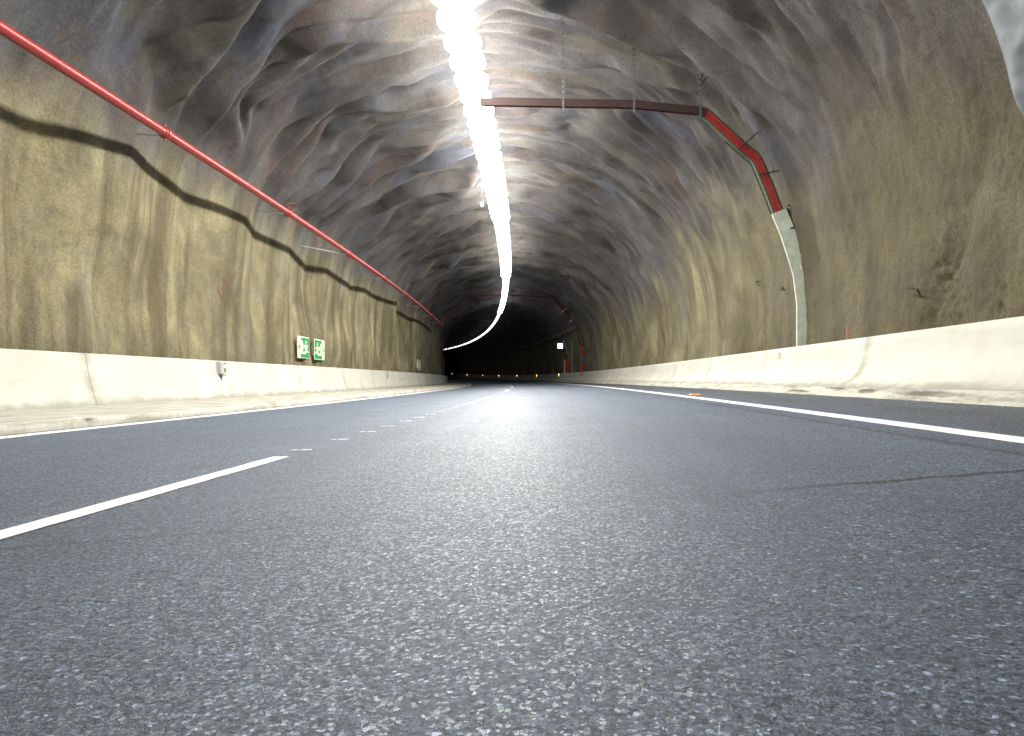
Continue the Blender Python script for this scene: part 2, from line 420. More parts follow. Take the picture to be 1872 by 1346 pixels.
LAMP = 96.0
M = dict(
    lining=m_lining(), asphalt=m_asphalt(), barrier=m_barrier(),
    kerb=m_kerb('kerb_concrete', (.50, .49, .43), (.23, .215, .17), ((9.75, .17, .26, .055), (8.2, .17, .75, .06), (12.2, .12, .5, .03), (10.9, .22, .4, .025))),
    pavement=m_kerb('pavement_concrete', (.44, .425, .375), (.235, .215, .17)),
    white_line=m_paint('white_line_paint', (.92, .92, .91), .12),
    red=simple('red_pipe_paint', (.28, .017, .016), .38, 0, .12, 9),
    dark_red=simple('dark_red_paint', (.12, .014, .018), .4, 0, .15, 9),
    cable_red=simple('red_cable_sheath', (.30, .030, .022), .5, 0, .2, 12),
    red_clamp=simple('red_clamp_paint', (.30, .02, .02), .4, 0, .15, 20),
    galv=simple('galvanised_steel', (.58, .63, .54), .5, .1, .12, 6),
    dark_steel=simple('dark_steel', (.05, .05, .055), .5, .5, .2, 20),
    steel=simple('zinc_rod', (.45, .45, .44), .4, .7, .15, 20),
    green=simple('sign_green', (.018, .25, .085), .45, 0, .06, 12),
    cream=simple('sign_cream', (.80, .82, .60), .5, 0, .05, 12),
    white=simple('white_plastic', (.80, .80, .80), .4, 0, .04, 12),
    grey_plastic=simple('grey_plastic', (.42, .42, .42), .45, 0, .08, 12),
    violet=simple('violet_edge', (.09, .06, .14), .45, 0, .1, 12),
    amber=simple('amber_reflector', (.85, .40, .05), .25, 0, .05, 30),
    amber_glow=m_emit('amber_reflector_glow', (1.0, .58, .16), 7.0),  # glint of the far reflectors, put in as emission
    blue=simple('blue_valve_paint', (.03, .09, .30), .4, 0, .1, 20),
    cabinet=simple('red_cabinet_paint', (.55, .03, .035), .4, 0, .08, 8),
    foam=simple('foam_insulation', (.17, .185, .205), .7, 0, .12, 5, .3),
    foam_edge=simple('foam_cut_edge', (.34, .34, .20), .7, 0, .12, 9),
    dull_strip=simple('dull_strip_steel', (.12, .12, .13), .6, .2, .2, 20),
    cable=simple('tan_conduit', (.26, .22, .17), .55, 0, .12, 6),
    shade_brown=simple('brown_tray_shade', (.030, .012, .010), .8, 0, .25, 6),  # shade of the backlit level cable run, put into the colour
    tray_green=simple('green_tray_edge', (.06, .10, .045), .5, .2, .15, 10),
    spray=simple('red_spray_paint', (.27, .13, .085), .9, 0, .2, 30),
    housing=simple('lamp_housing', (.35, .35, .35), .4, .5, .08, 8),
    lens=m_emit('lamp_lens', (1.0, .985, .91), LAMP),
    lens_dim=m_emit('lamp_lens_dimmed', (1.0, .98, .88), LAMP*.55),
    lens_low=m_emit('lamp_lens_low', (.95, .97, .95), LAMP*.20),
    lens_far=m_emit('lamp_lens_far', (.92, .95, 1.0), LAMP*.055),
    sos=m_emit('lit_sign_face', (.80, .86, 1.0), 3.2),
)

# ------------------------------------------------------------------ lining
def stations(s0, s1, k=.0042, lo=.035, hi=.9):
    out = [s0]
    while out[-1] < s1: out.append(out[-1] + min(hi, max(lo, abs(out[-1])*k)))
    return np.array(out)
s_l = np.concatenate([np.arange(-14, 3.4, .25), stations(3.5, 232)])
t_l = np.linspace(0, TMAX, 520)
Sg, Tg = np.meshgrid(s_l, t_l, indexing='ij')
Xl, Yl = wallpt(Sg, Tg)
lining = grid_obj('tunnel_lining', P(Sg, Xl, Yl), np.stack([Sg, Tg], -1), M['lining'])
tag(lining, 'rough rock tunnel arch of sprayed concrete, grey above and ochre low on the walls', 'tunnel')

# ------------------------------------------------------------------ road
s_r = np.concatenate([np.arange(-14, 0, 1.), np.arange(0, 12, .25), np.arange(12, 60, .8), np.arange(60, 233, 2.)])
def xs_(a, b, n): return [(x, ground(x)) for x in np.linspace(a, b, n)]
def road_like(name, a, b, n, s, mat, dz=0.0, parent=None, wob=0.0):
    s = np.asarray(s, float); x = np.linspace(a, b, n)
    X = np.broadcast_to(x[None], (len(s), n)).copy()
    if wob:
        X[:, 0] += wob*(perlin(s*6, s*0, 21) + .6*perlin(s*19, s*0, 22)); X[:, -1] += wob*(perlin(s*6, s*0, 23) + .6*perlin(s*19, s*0, 24))
    V = P(s[:, None], X, ground(X) + dz)
    UV = np.stack([np.broadcast_to(s[:, None], X.shape), X], -1)
    return grid_obj(name, V, UV, mat, parent=parent)
road = road_like('road', -5.3, 4.15, 20, s_r, M['asphalt']); tag(road, kind='structure')
s_f = np.concatenate([np.arange(-14, 2, .4), np.arange(2, 30, .06), np.arange(30, 90, .4), np.arange(90, 233, 1.5)])
road_like('edge_line', 2.115, 2.30, 3, s_f, M['white_line'], .0028, road, .006)
road_like('edge_line', -4.86, -4.63, 3, s_f, M['white_line'], .0028, road, .008)
for a in (-.25, 11.7, 23.6, 35.5, 47.4, 59.3, 71.2, 83.1, 95, 107):
    road_like('lane_dash', -1.49, -1.396, 3, np.arange(a, a+3.86, .06 if a < 20 else .3), M['white_line'], .0028, road, .004)
for i in range(60):
    s = 3.93 + .685*i + random.uniform(-.04, .04)
    if (s+.25) % 11.9 < 4.05 or s > 34: continue
    mb = MB()
    w = random.uniform(.035, .05)
    for (a, b) in ((-1.515, -1.475), (-1.462, -1.395)):
        j = [random.uniform(-.006, .006) for _ in range(8)]
        q = [P(s+j[0]-w/2, a+j[1], ground(a)+.006), P(s+j[2]-w/2, b+j[3], ground(b)+.006), P(s+j[4]+w/2, b+j[5], ground(b)+.006), P(s+j[6]+w/2, a+j[7], ground(a)+.006)]
        mb.add(q, [(0, 1, 2, 3)])
    mb.build('layout_mark', M['white_line'], road)

# small white chips and grit lying on the right shoulder
gb = MB()
for i in range(150):
    s = random.uniform(3, 26); X = random.choice([random.uniform(2.35, 4.0), random.gauss(3.9, .12), random.gauss(3.9, .1)])
    r = random.uniform(.003, .009)*(1.4 if random.random() < .1 else 1)
    c = pt(s, X, ground(X)+.001)
    k = 5; a0 = random.random()*6
    ring = [c + Vector((r*random.uniform(.7, 1.3)*math.cos(a0+6.283*q/k), r*random.uniform(.7, 1.3)*math.sin(a0+6.283*q/k), 0)) for q in range(k)]
    gb.add(ring + [c + Vector((0, 0, r*.8))], [(q, (q+1) % k, k) for q in range(k)])
g = gb.build('grit', M['kerb']); tag(g, 'loose pale grit scattered over the right side of the asphalt', 'grit', kind='stuff')

# ------------------------------------------------------------------ pavement, kerb, barriers
s_k = np.concatenate([np.arange(-14, 3, .3), np.arange(3, 30, .07), np.arange(30, 80, .4), np.arange(80, 233, 1.5)])
def rough_edge(a, lo, hi):
    def f(s, X, Y):
        m = X.shape[1]
        for j in range(m):
            if lo <= j <= hi:
                X[:, j] += a*(perlin(s*1.6, s*0+j, 31) + .7*perlin(s*6, s*0+j, 32)); Y[:, j] += a*.6*(perlin(s*2.1, s*0+j, 33) + .7*perlin(s*7, s*0+j, 34))
        return X, Y
    return f
gl = ground(-4.99)
o = sweep('pavement', [(-5.03, gl-.03), (-5.045, gl+.02), (-5.07, -.415), (-5.10, -.402), (-5.3, -.398), (-6.2, -.392), (-7.3, -.385)], s_k, M['pavement'], jitter=rough_edge(.018, 1, 3)); tag(o, kind='structure')
gr = ground(4.0)
o = sweep('kerb', [(3.99, gr-.02), (4.01, gr+.006), (4.07, gr+.035), (4.15, gr+.10), (4.20, -.13), (4.33, -.122)], s_k, M['kerb'], jitter=rough_edge(.02, 1, 3)); tag(o, kind='structure')

def barrier(name, sect, label):
    root = empty(name, pt(10, sect[0][0], sect[0][1]), world=True); tag(root, label, 'barrier')
    sec = np.array(sect); a = 4.9*math.floor(-14/4.9)+1.0
    V = []; 
    n = 0
    # one cast run, opened by a narrow gap at each joint
    st = []
    x = a
    while x < 232:
        e = x+4.9; step = .35 if e < 60 else 1.6
        k = max(3, int(4.9/step))
        st.append(np.linspace(x+.0012, e-.0012, k)); x = e
    allv = []; alluv = []; faces = []
    arc = np.concatenate([[0], np.cumsum(np.hypot(*np.diff(sec, axis=0).T))])
    base = 0; m = len(sec)
    Vs = []; Us = []; Fs = []
    for s in st:
        X = np.broadcast_to(sec[None, :, 0], (len(s), m)); Y = np.broadcast_to(sec[None, :, 1], (len(s), m))
        X = X + .006*perlin(s*.2, s*0, 41)[:, None] + .003*random.uniform(-1, 1)
        V = P(s[:, None], X, Y).reshape(-1, 3); U = np.stack([np.broadcast_to(s[:, None], (len(s), m)), np.broadcast_to(arc[None], (len(s), m))], -1).reshape(-1, 2)
        idx = np.arange(len(s)*m).reshape(len(s), m) + base
        q = np.stack([idx[:-1, :-1], idx[1:, :-1], idx[1:, 1:], idx[:-1, 1:]], -1).reshape(-1, 4)
        Fs += q.tolist() + [tuple(idx[0]), tuple(idx[-1][::-1])]
        Vs.append(V); Us.append(U); base += len(V)
    V = np.vstack(Vs) - np.array(root.location); U = np.vstack(Us)
    me = bpy.data.meshes.new('barrier_wall'); me.from_pydata(V.tolist(), [], Fs)
    uvl = me.uv_layers.new(name='along')
    li = np.zeros(len(me.loops), dtype=np.int32); me.loops.foreach_get('vertex_index', li)
    uvl.data.foreach_set('uv', np.ascontiguousarray(U[li], dtype=np.float32).ravel())
    me.materials.append(M['barrier'])
    for p in me.polygons: p.use_smooth = True
    me.set_sharp_from_angle(angle=math.radians(40))
    ob = bpy.data.objects.new('barrier_wall', me); col.objects.link(ob); ob.parent = root
    return root
barrier('concrete_barrier', [(4.225, -.13), (4.29, -.075), (4.40, .005), (4.475, .09), (4.53, .21), (4.57, .36), (4.60, .50), (4.615, .595), (4.63, .612), (4.90, .614), (4.93, -.3)], 'cream white concrete barrier at the foot of the right wall behind the shoulder')
barrier('concrete_barrier', [(-7.19, -.388), (-7.22, -.30), (-7.28, -.12), (-7.34, .12), (-7.375, .32), (-7.392, .425), (-7.41, .439), (-7.68, .441), (-7.71, -.5)], 'cream white concrete barrier at the foot of the left wall behind the pavement')

# ------------------------------------------------------------------ ceiling luminaires
LX, LY = -1.80, 6.63
def make_lamp(length, width, hang, lens):
    root = empty('tunnel_lamp')
    hw, hl = width/2, length/2
    b = MB(); b.box(-hw*.55, hw*.55, -hl, hl, .141, .19); b.box(-hw*.35, hw*.35, -hl*.8, hl*.8, .1905, .22); b.build('housing', M['housing'], root)
    # diffuser with sloping glowing sides
    prof = [(-hw, .14), (-hw, .03), (-hw*.90, .0), (-hw*.55, -.022), (hw*.55, -.022), (hw*.90, .0), (hw, .03), (hw, .14)]
    k = len(prof); d = MB()
    st = [(-1, .50), (-.8, .74), (-.4, .96), (0, 1.0), (.4, .96), (.8, .74), (1, .50)]
    vs = [(x*q, y*hl*.97, z) for y, q in st for x, z in prof]; m_ = len(st)
    d.add(vs, [(j*k+i, j*k+i+1, (j+1)*k+i+1, (j+1)*k+i) for j in range(m_-1) for i in range(k-1)] + [tuple(range(k-1, -1, -1)), tuple(range((m_-1)*k, m_*k))])
    d.build('diffuser', lens, root)
    for y in (-hl*.7, hl*.7):
        r = MB(); r.tube([(0, y, .19), (0, y, hang)], .012, 6); r.build('hanger_rod', M['steel'], root)
    return root
protos = [make_lamp(.70, wd, 1.05, M[q]) for q, wd in (('lens', .74), ('lens_dim', .60), ('lens_low', .42), ('lens_far', .25))]; used = set()
sl = []
x = 4.1
while x < 190:
    sl.append(x)
    x += .90 if x < 30 else 1.0 if x < 44 else 1.5 if x < 75 else 2.1 if x < 100 else 2.6 if x < 140 else 4.2
for i, s in enumerate(sl):
    z = 0 if s < 30 else 1 if s < 46 else 2 if s < 72 else 3
    o = protos[z] if z not in used else copy_tree(protos[z]); used.add(z)
    o.matrix_world = frame(s, LX, LY, 0)
    if s < 60: tag(o, 'glowing white lamp in the unbroken near stretch of the ceiling row', 'ceiling lamp', 'lamps packed close along the near ceiling')
    elif s < 140: tag(o, 'small glowing lamp where the ceiling row bends left in the dark', 'ceiling lamp', 'lamps along the bend of the ceiling row')
    else: tag(o, 'tiny far lamp, a separate dot at the dark end of the ceiling row', 'ceiling lamp', 'far dotted end of the ceiling row')

# ------------------------------------------------------------------ red pipe on the left wall
PX, PY = -6.84, 4.36
root = empty('fire_pipe', pt(20, PX, PY), world=True); tag(root, 'straight glossy red water pipe held out from the left wall on brackets', 'pipe')
sp_ = np.arange(3, 58.4, .5)
MB().tube([pt(s, PX, PY) for s in sp_], .078, 20).build('pipe_run', M['red'], root, smooth=True)
for k in range(9):
    s = 12.12 + 6.1*k
    if s > 58: break
    cb = MB(); cb.tube([pt(s+q, PX, PY) for q in (-.10, -.085, -.03, -.028, .028, .03, .085, .10)], [.082, .091, .091, .104, .104, .091, .091, .082], 20)
    cb.tube([pt(s, PX, PY+.09), pt(s, PX, PY+.17)], .016, 8); cb.tube([pt(s, PX, PY-.09), pt(s, PX, PY-.15)], .016, 8)
    cb.build('coupling', M['red_clamp'], root, smooth=True)
    e = W(s+.16, 4.95, -.05)
    bb = MB(); bb.tube([pt(s+.16, PX-.05, PY), Vector(e.tolist())], .018, 8); bb.build('wall_bracket', M['steel'], root)
sb = MB(); sb.tube([pt(24.2, PX-.02, PY-.05), Vector(W(22.6, 4.75, -.02).tolist())], .022, 8); sb.build('brace_rod', M['steel'], root)
# spray marks on the rock beside the pipe and lower down
def scribble(pts, r=.012, off=.004):
    mb = MB(); mb.tube([Vector(W(s, t, off).tolist()) for s, t in pts], r, 6); mb.build('spray_mark', M['spray'], lining)
scribble([(19.9+.25*math.cos(a), 5.45+.22*math.sin(a)) for a in np.linspace(.4, 6.0, 14)]); scribble([(20.4, 5.75), (20.75, 5.6), (20.45, 5.45), (20.8, 5.3), (20.5, 5.1)])
scribble([(16.4+.17*math.cos(a), 2.7+.22*math.sin(a)) for a in np.linspace(0, 6.2, 16)]); scribble([(16.4, 2.55), (16.55, 2.35), (16.4, 2.2)])
scribble([(12.55, 23.35), (12.5, 23.6), (12.52, 23.75)], .035)

# ------------------------------------------------------------------ emergency exit signs
def ellipse(cx, cz, rx, rz, n=14): return [(cx+rx*math.cos(2*math.pi*i/n), cz+rz*math.sin(2*math.pi*i/n)) for i in range(n)]
def limb(p, q, w0, w1):
    d = Vector((q[0]-p[0], q[1]-p[1])); d.normalize(); n = Vector((-d.y, d.x))
    return [(p[0]-n.x*w0, p[1]-n.y*w0), (q[0]-n.x*w1, q[1]-n.y*w1), (q[0]+n.x*w1, q[1]+n.y*w1), (p[0]+n.x*w0, p[1]+n.y*w0)]
def exit_sign(s0, s1, t0, t1, mirror, label, X):
    y0 = float(np.interp(t0, PT, PD[:, 1])); y1 = float(np.interp(t1, PT, PD[:, 1])); w = s1-s0; h = y1-y0
    gs, gt = np.meshgrid(np.linspace(s0, s1, 9), np.linspace(t0, t1, 7)); X = float(wallpt(gs, gt)[0].max()) + .035
    root = empty('escape_sign', matrix=frame((s0+s1)/2, X, (y0+y1)/2, -1)); tag(root, label, 'exit sign', 'green escape signs on the left wall')
    f = -1 if mirror else 1
    def px(a): return (a-.5)*w*f
    def pz(b): return (b-.5)*h
    def pl(mb, pts, y, th=.003):
        q = [(px(a), pz(b)) for a, b in pts]
        if mirror: q = q[::-1]
        mb.poly(q, y-th, y)
    b = MB(); b.box(-w/2, w/2, 0, .02, -h/2, h/2, .004); b.box(-w*.3, -w*.27, .0202, .25, -h*.3, h*.3); b.box(w*.27, w*.3, .0202, .25, -h*.3, h*.3); b.build('panel', M['cream'], root)
    g_ = MB(); pl(g_, [(.24, .03), (.985, .03), (.985, .955), (.30, .955), (.25, .80)], 0); g_.build('green_field', M['green'], root)
    a_ = MB(); pl(a_, [(.03, .50), (.20, .33), (.20, .67)], 0); a_.build('arrow', M['green'], root)
    d_ = MB(); pl(d_, [(.23, .20), (.42, .20), (.42, .80), (.23, .80)], -.0035); d_.build('door', M['cream'], root)
    r_ = MB()
    pl(r_, ellipse(.72, .75, .052, .068), -.0035)
    for q in ([(.62, .60), (.80, .66), (.80, .42), (.66, .40)], limb((.78, .64), (.90, .50), .028, .02), limb((.64, .60), (.52, .55), .03, .025), limb((.52, .66), (.52, .42), .028, .024),
              limb((.70, .43), (.70, .22), .05, .035), limb((.74, .43), (.86, .33), .045, .035), limb((.84, .31), (.95, .31), .03, .03), [(.46, .19), (.64, .19), (.64, .31), (.46, .31)]):
        pl(r_, q, -.0035)
    r_.build('running_figure', M['cream'], root)
    return root
exit_sign(21.83, 22.9, 1.15, 1.84, False, 'green exit sign with its arrow pointing left, in the near pair on the wall', -7.74)
exit_sign(23.53, 24.65, 1.15, 1.84, True, 'green exit sign with its arrow pointing right, in the near pair on the wall', -7.74)
exit_sign(47.3, 48.3, 1.12, 1.82, False, 'small far green exit sign on the left wall, nearer one of the far pair', -7.72)
exit_sign(49.0, 50.1, 1.12, 1.82, True, 'small far green exit sign on the left wall, farther one of the far pair', -7.72)

# ------------------------------------------------------------------ marker boxes on the left barrier
def marker_box():
    root = empty('marker_box')
    b = MB(); b.box(-.10, .02, -.085, .03, -.20, .0, .012); b.build('housing', M['grey_plastic'], root)
    c = MB(); c.box(.0205, .10, -.075, .03, -.195, -.005, .012); c.build('lens_cover', M['cream'], root)
    d = MB(); d.box(.03, .085, -.0785, -.0755, -.17, -.10, 0); d.build('green_light', M['green'], root)
    e = MB(); e.box(.03, .08, -.0785, -.0755, -.045, -.02, 0); e.build('dark_window', M['dark_steel'], root)
    p = MB(); p.box(-.06, -.02, -.05, .01, -.345, -.2005, .004); p.build('bracket', M['violet'], root)
    q = MB(); q.box(-.0195, .14, -.06, -.048, -.335, -.225, .004); f_ = q.build('reflector_frame', M['violet'], root)
    q = MB(); q.box(-.008, .128, -.066, -.0605, -.324, -.236, 0); q.build('reflector', M['white'], f_)
    return root
mp = marker_box()
for i, (s, lab) in enumerate([(15.4, 'grey emergency light box with a white reflector, nearest on the left barrier'), (33.7, 'small marker light box on the left barrier, second from the camera'), (51.1, 'small marker light box on the left barrier, third from the camera'), (63.5, 'tiny marker light box at the far tip of the left barrier')]):
    o = mp if i == 0 else copy_tree(mp)
    o.matrix_world = frame(s, -7.385, .42, -1) @ Matrix.Scale(1.4, 4); tag(o, lab, 'marker light', 'marker boxes on the left barrier')

# ------------------------------------------------------------------ amber reflectors on the right barrier
def reflector(sz, face):
    root = empty('barrier_reflector')
    b = MB(); b.box(-.05*sz, .05*sz, -.02, .03, -.09*sz, .09*sz, .01); b.build('holder', M['white'], root)
    a = MB(); a.box(-.012*sz, .042*sz, -.026, -.0205, -.075*sz, .05*sz, 0); a.build('amber_face', face, root)
    return root
rp = reflector(1.0, M['amber']); lp = reflector(2.0, M['amber_glow'])
names = ['nearest amber reflector on the right barrier', 'second amber reflector from the camera on the right barrier', 'third amber reflector from the camera on the right barrier', 'glinting amber reflector on the right barrier beside the dark stain below the red cabinet', 'glowing amber dot on the far right barrier, first beyond the red cabinet', 'glowing amber dot on the far right barrier, second beyond the red cabinet', 'glowing amber dot on the far right barrier, third beyond the red cabinet', 'glowing amber dot on the far right barrier, fourth beyond the red cabinet', 'glowing amber dot on the far right barrier, fifth beyond the red cabinet', 'glowing amber dot on the far right barrier, sixth beyond the red cabinet', 'farthest glowing amber dot beside the inner left wall']
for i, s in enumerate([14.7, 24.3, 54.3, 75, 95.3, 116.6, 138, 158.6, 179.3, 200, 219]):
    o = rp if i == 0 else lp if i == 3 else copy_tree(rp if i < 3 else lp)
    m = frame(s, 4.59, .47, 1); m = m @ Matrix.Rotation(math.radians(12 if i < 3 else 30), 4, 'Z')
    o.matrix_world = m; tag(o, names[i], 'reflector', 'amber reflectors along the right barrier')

# road stud beside the right line
m = frame(13.2, 2.55, ground(2.55)+.002, 0)
root = empty('road_stud', matrix=m); tag(root, 'yellow road stud on the asphalt just right of the white edge line', 'road stud')
b = MB(); b.add([(-.10,-.05,0),(.10,-.05,0),(.10,.05,0),(-.10,.05,0),(-.085,-.03,.018),(.085,-.03,.018),(.085,.03,.018),(-.085,.03,.018)], [(0,1,5,4),(1,2,6,5),(2,3,7,6),(3,0,4,7),(4,5,6,7)]); b.build('stud_body', M['amber'], root)
b = MB(); b.add([(-.10,-.0535,.001),(-.06,-.0535,.001),(-.055,-.034,.017),(-.085,-.034,.017)], [(0,1,2,3)]); b.build('stud_reflector', M['white'], root)

# ------------------------------------------------------------------ near cable feed on the right wall
FS = 14.6
root = empty('cable_feed', pt(FS, 5.0, .6), world=True); tag(root, 'red cable feed climbing the right wall from a pale steel cover to the lamps', 'cable run')
def ribbon(mb, pts, s0, s1, hw):
    """a flat box bent along points (X,Y) in the cross-section at s0..s1"""
    n = len(pts); vs = []
    for i, (x, y) in enumerate(pts):
        a = Vector(pts[max(i-1, 0)]); b_ = Vector(pts[min(i+1, n-1)]); d = (b_-a).normalized(); nn = Vector((-d.y, d.x))
        for s in (s0, s1):
            for k in (-hw, hw): vs.append(P(s, x+nn.x*k, y+nn.y*k))
    fs = []
    for i in range(n-1):
        a, b_ = 4*i, 4*i+4
        for p, q in ((0, 1), (1, 3), (3, 2), (2, 0)): fs.append((a+p, a+q, b_+q, b_+p))
    fs += [(0, 1, 3, 2), (4*n-4, 4*n-2, 4*n-1, 4*n-3)]
    mb.add(vs, fs)
lowp = [(5.03, .0), (5.03, .7), (5.04, 1.5), (4.97, 2.11), (4.86, 2.5), (4.72, 2.95), (4.55, 3.38)]
def off_path(pts, k):
    out = []
    for i, (x, y) in enumerate(pts):
        a = Vector(pts[max(i-1, 0)]); b_ = Vector(pts[min(i+1, len(pts)-1)]); d = (b_-a).normalized(); out.append((x-d.y*k, y+d.x*k))
    return out
mb = MB(); ribbon(mb, lowp, FS-.05, FS+.005, .150); mb.build('steel_cover', M['galv'], root)
mb = MB(); ribbon(mb, off_path(lowp, -.175), FS-.03, FS+.09, .022); mb.build('cover_shadow', M['dark_steel'], root)  # dark strip in place of the shadow beside the cover
mb = MB(); ribbon(mb, [(4.985, 2.2), (4.96, 2.28)], FS-.056, FS-.0505, .02); mb.build('cover_label', M['cream'], root)
upp = [(4.55, 3.385), (4.40, 3.80), (4.16, 4.40), (4.10, 4.50), (3.95, 4.62), (3.60, 4.95), (3.22, 5.32), (3.10, 5.42), (2.95, 5.47), (1.66, 5.63), (.19, 5.69), (-.8, 5.73), (-1.5, 5.75)]
for k in (-.06, -.02, .02, .06):
    mb = MB(); mb.tube([pt(FS+.0, x, y) for x, y in off_path(upp, k)[:9]], .0205, 8); mb.build('red_cable', M['cable_red'] if abs(k) > .03 else M['red_clamp'], root, smooth=True)
for k in (-.098, .098):
    mb = MB(); ribbon(mb, off_path(upp, k)[:9], FS-.02, FS+.05, .010); mb.build('tray_rail', M['tray_green'], root)
mb = MB(); ribbon(mb, upp[7:], FS-.035, FS-.022, .080); mb.build('tray_shade', M['shade_brown'], root)  # dark strip painting the backlit shade on the level run
mb = MB(); ribbon(mb, upp, FS+.03, FS+.045, .085); mb.build('tray_back', M['dark_red'], root)
mb = MB()
mb.tube([pt(FS, x, y) for x, y in off_path(upp[:6], .16)], .015, 6); mb.build('black_cable', M['dark_steel'], root)
def hanger(X, Y0, Y1):
    mb = MB(); w = .026
    for k in (-w, w): ribbon(mb, [(X+k, Y0), (X+k, Y1)], FS-.03, FS-.026, .005)
    y = Y0
    while y < Y1:
        ribbon(mb, [(X, y), (X, y+.055)], FS-.0301, FS-.0259, .0212); y += .11
    mb.build('hanger_strip', M['dull_strip'], root)
    mb = MB(); ribbon(mb, [(X, Y0-.16), (X, Y0+.09)], FS-.045, FS-.036, .018); mb.build('hanger_clip', M['dull_strip'], root)
hanger(.21, 5.66, 7.62); hanger(1.66, 5.62, 7.05); hanger(3.0, 5.46, 6.2)
for (x, y, a) in ((1.66, 6.85, 1.5), (3.0, 5.98, 1.3)):
    mb = MB()
    for q in (-.5, 0, .55): mb.tube([pt(FS+.0, x, y), pt(FS+.05, x+.22*math.cos(a+q), y+.28*math.sin(a+q))], .014, 6)
    mb.build('roof_anchor', M['dark_steel'], root)
for (x, y, dx, dy) in ((3.88, 4.76, .30, .26), (4.30, 4.15, .30, .06), (4.88, 3.05, .22, .04), (4.80, 3.5, .2, .05)):
    mb = MB(); mb.tube([pt(FS-.06, x-dx*.5, y-dy*.5), pt(FS-.06, x+dx, y+dy)], .014, 6); mb.tube([pt(FS-.06, x+dx*.45, y+dy*.45-.05), pt(FS-.06, x+dx*.45, y+dy*.45+.05)], .010, 6); mb.build('wall_bracket', M['dark_steel'], root)

# ------------------------------------------------------------------ far red pipe loop
F2 = 58.5
root = empty('pipe_arch', pt(F2, 4.7, .6), world=True); tag(root, 'thin dark red pipe framing the whole arch far down the tunnel', 'pipe')
loop = [(4.60, -.1), (4.60, .6), (4.64, 2.75), (4.30, 3.24), (4.20, 4.32), (3.90, 4.86), (2.22, 6.66), (1.66, 6.78), (-1.62, 6.94), (-4.55, 6.92), (-6.55, 5.45), (-6.84, 5.1), (-6.84, 4.36)]
def sub(pts):
    out = []
    for a, b_ in zip(pts[:-1], pts[1:]):
        for k in np.linspace(0, 1, 5)[:-1]: out.append((a[0]+(b_[0]-a[0])*k, a[1]+(b_[1]-a[1])*k))
    return out + [pts[-1]]
mb = MB(); mb.tube([pt(F2, x, y) for x, y in sub(loop[2:])], .075, 10); mb.build('pipe_run', M['dark_red'], root, smooth=True)
mb = MB(); mb.tube([pt(F2, x, y) for x, y in sub(loop[:3])], .10, 10); mb.build('riser', M['cabinet'], root, smooth=True)
mb = MB(); mb.tube([pt(F2, 4.62, 1.45), pt(F2, 4.62, 1.78)], .14, 10); mb.tube([pt(F2-.1, 4.62, 1.62), pt(F2-.28, 4.62, 1.62)], .04, 8); mb.tube([pt(F2-.28, 4.62, 1.62), pt(F2-.31, 4.62, 1.62)], .15, 10); mb.build('valve', M['blue'], root, smooth=True)
for (x, y) in ((3.15, 5.68), (3.85, 4.9)):
    mb = MB(); mb.tube([pt(F2-.12, x-.28, y-.18), pt(F2-.12, x+.24, y+.2)], .03, 6); mb.build('pale_strap', M['white'], root)
for (x, y) in ((2.3, 6.9), (.4, 7.06), (-1.6, 7.16), (-3.2, 7.17), (-4.7, 7.18), (-5.9, 6.4)):
    mb = MB(); mb.tube([pt(F2, x, y), pt(F2, x, y+.7)], .02, 6); mb.build('hanger_rod', M['dark_steel'], root)

# ------------------------------------------------------------------ far emergency point on the right wall
m = frame(70.6, 4.86, -.35, 0)
root = empty('emergency_cabinet', matrix=m); tag(root, 'tall red emergency cabinet standing behind the far right barrier', 'cabinet')
b = MB(); b.box(-.22, .22, 0, .45, .15, 2.32, .02); b.build('cabinet_body', M['cabinet'], root)
b = MB(); b.box(-.275, -.2225, -.01, .3, .9, 2.3, .005); b.build('white_edge', M['cream'], root)
b = MB(); b.box(.10, .14, -.03, -.0005, 1.2, 1.4, .004); b.build('door_handle', M['dark_steel'], root)
b = MB(); b.tube([(.0, .2, 2.33), (-.02, .2, 2.7), (-.15, .2, 3.1), (-.25, .2, 3.4), (-.28, .2, 3.7)], .035, 8); b.build('supply_cable', M['dark_steel'], root)
m = frame(72.5, 4.42, 3.42, 0)
root = empty('lit_sign', matrix=m); tag(root, 'small square lit white sign on the far right wall above the red cabinet', 'lit sign')
b = MB(); b.box(-.29, .29, 0, .16, -.29, .29, .03); b.build('sign_box', M['violet'], root)
b = MB(); b.box(-.26, .26, -.012, -.0005, -.26, .26, .01); b.build('sign_face', M['sos'], root)
b = MB(); b.tube([(.28, .1, .0), (.75, .12, .02)], .03, 8); b.build('sign_arm', M['dark_steel'], root)
root = empty('slim_post', pt(66.5, 4.82, .0), world=True); tag(root, 'slim pale vertical post on the far right wall beside the red cabinet', 'post')
MB().tube([pt(66.5, 4.82, -.1), pt(66.5, 4.82, 3.0), pt(66.5, 4.72, 3.6)], .03, 8).build('post_shaft', M['galv'], root, smooth=True)
mb = MB()
for y in (.9, 2.0, 3.0): mb.box(-.045, .045, 0, .1, y-.02, y+.02)
ob = mb.build('post_clip', M['dark_steel'], root); ob.matrix_world = frame(66.5, 4.82, 0, 0)
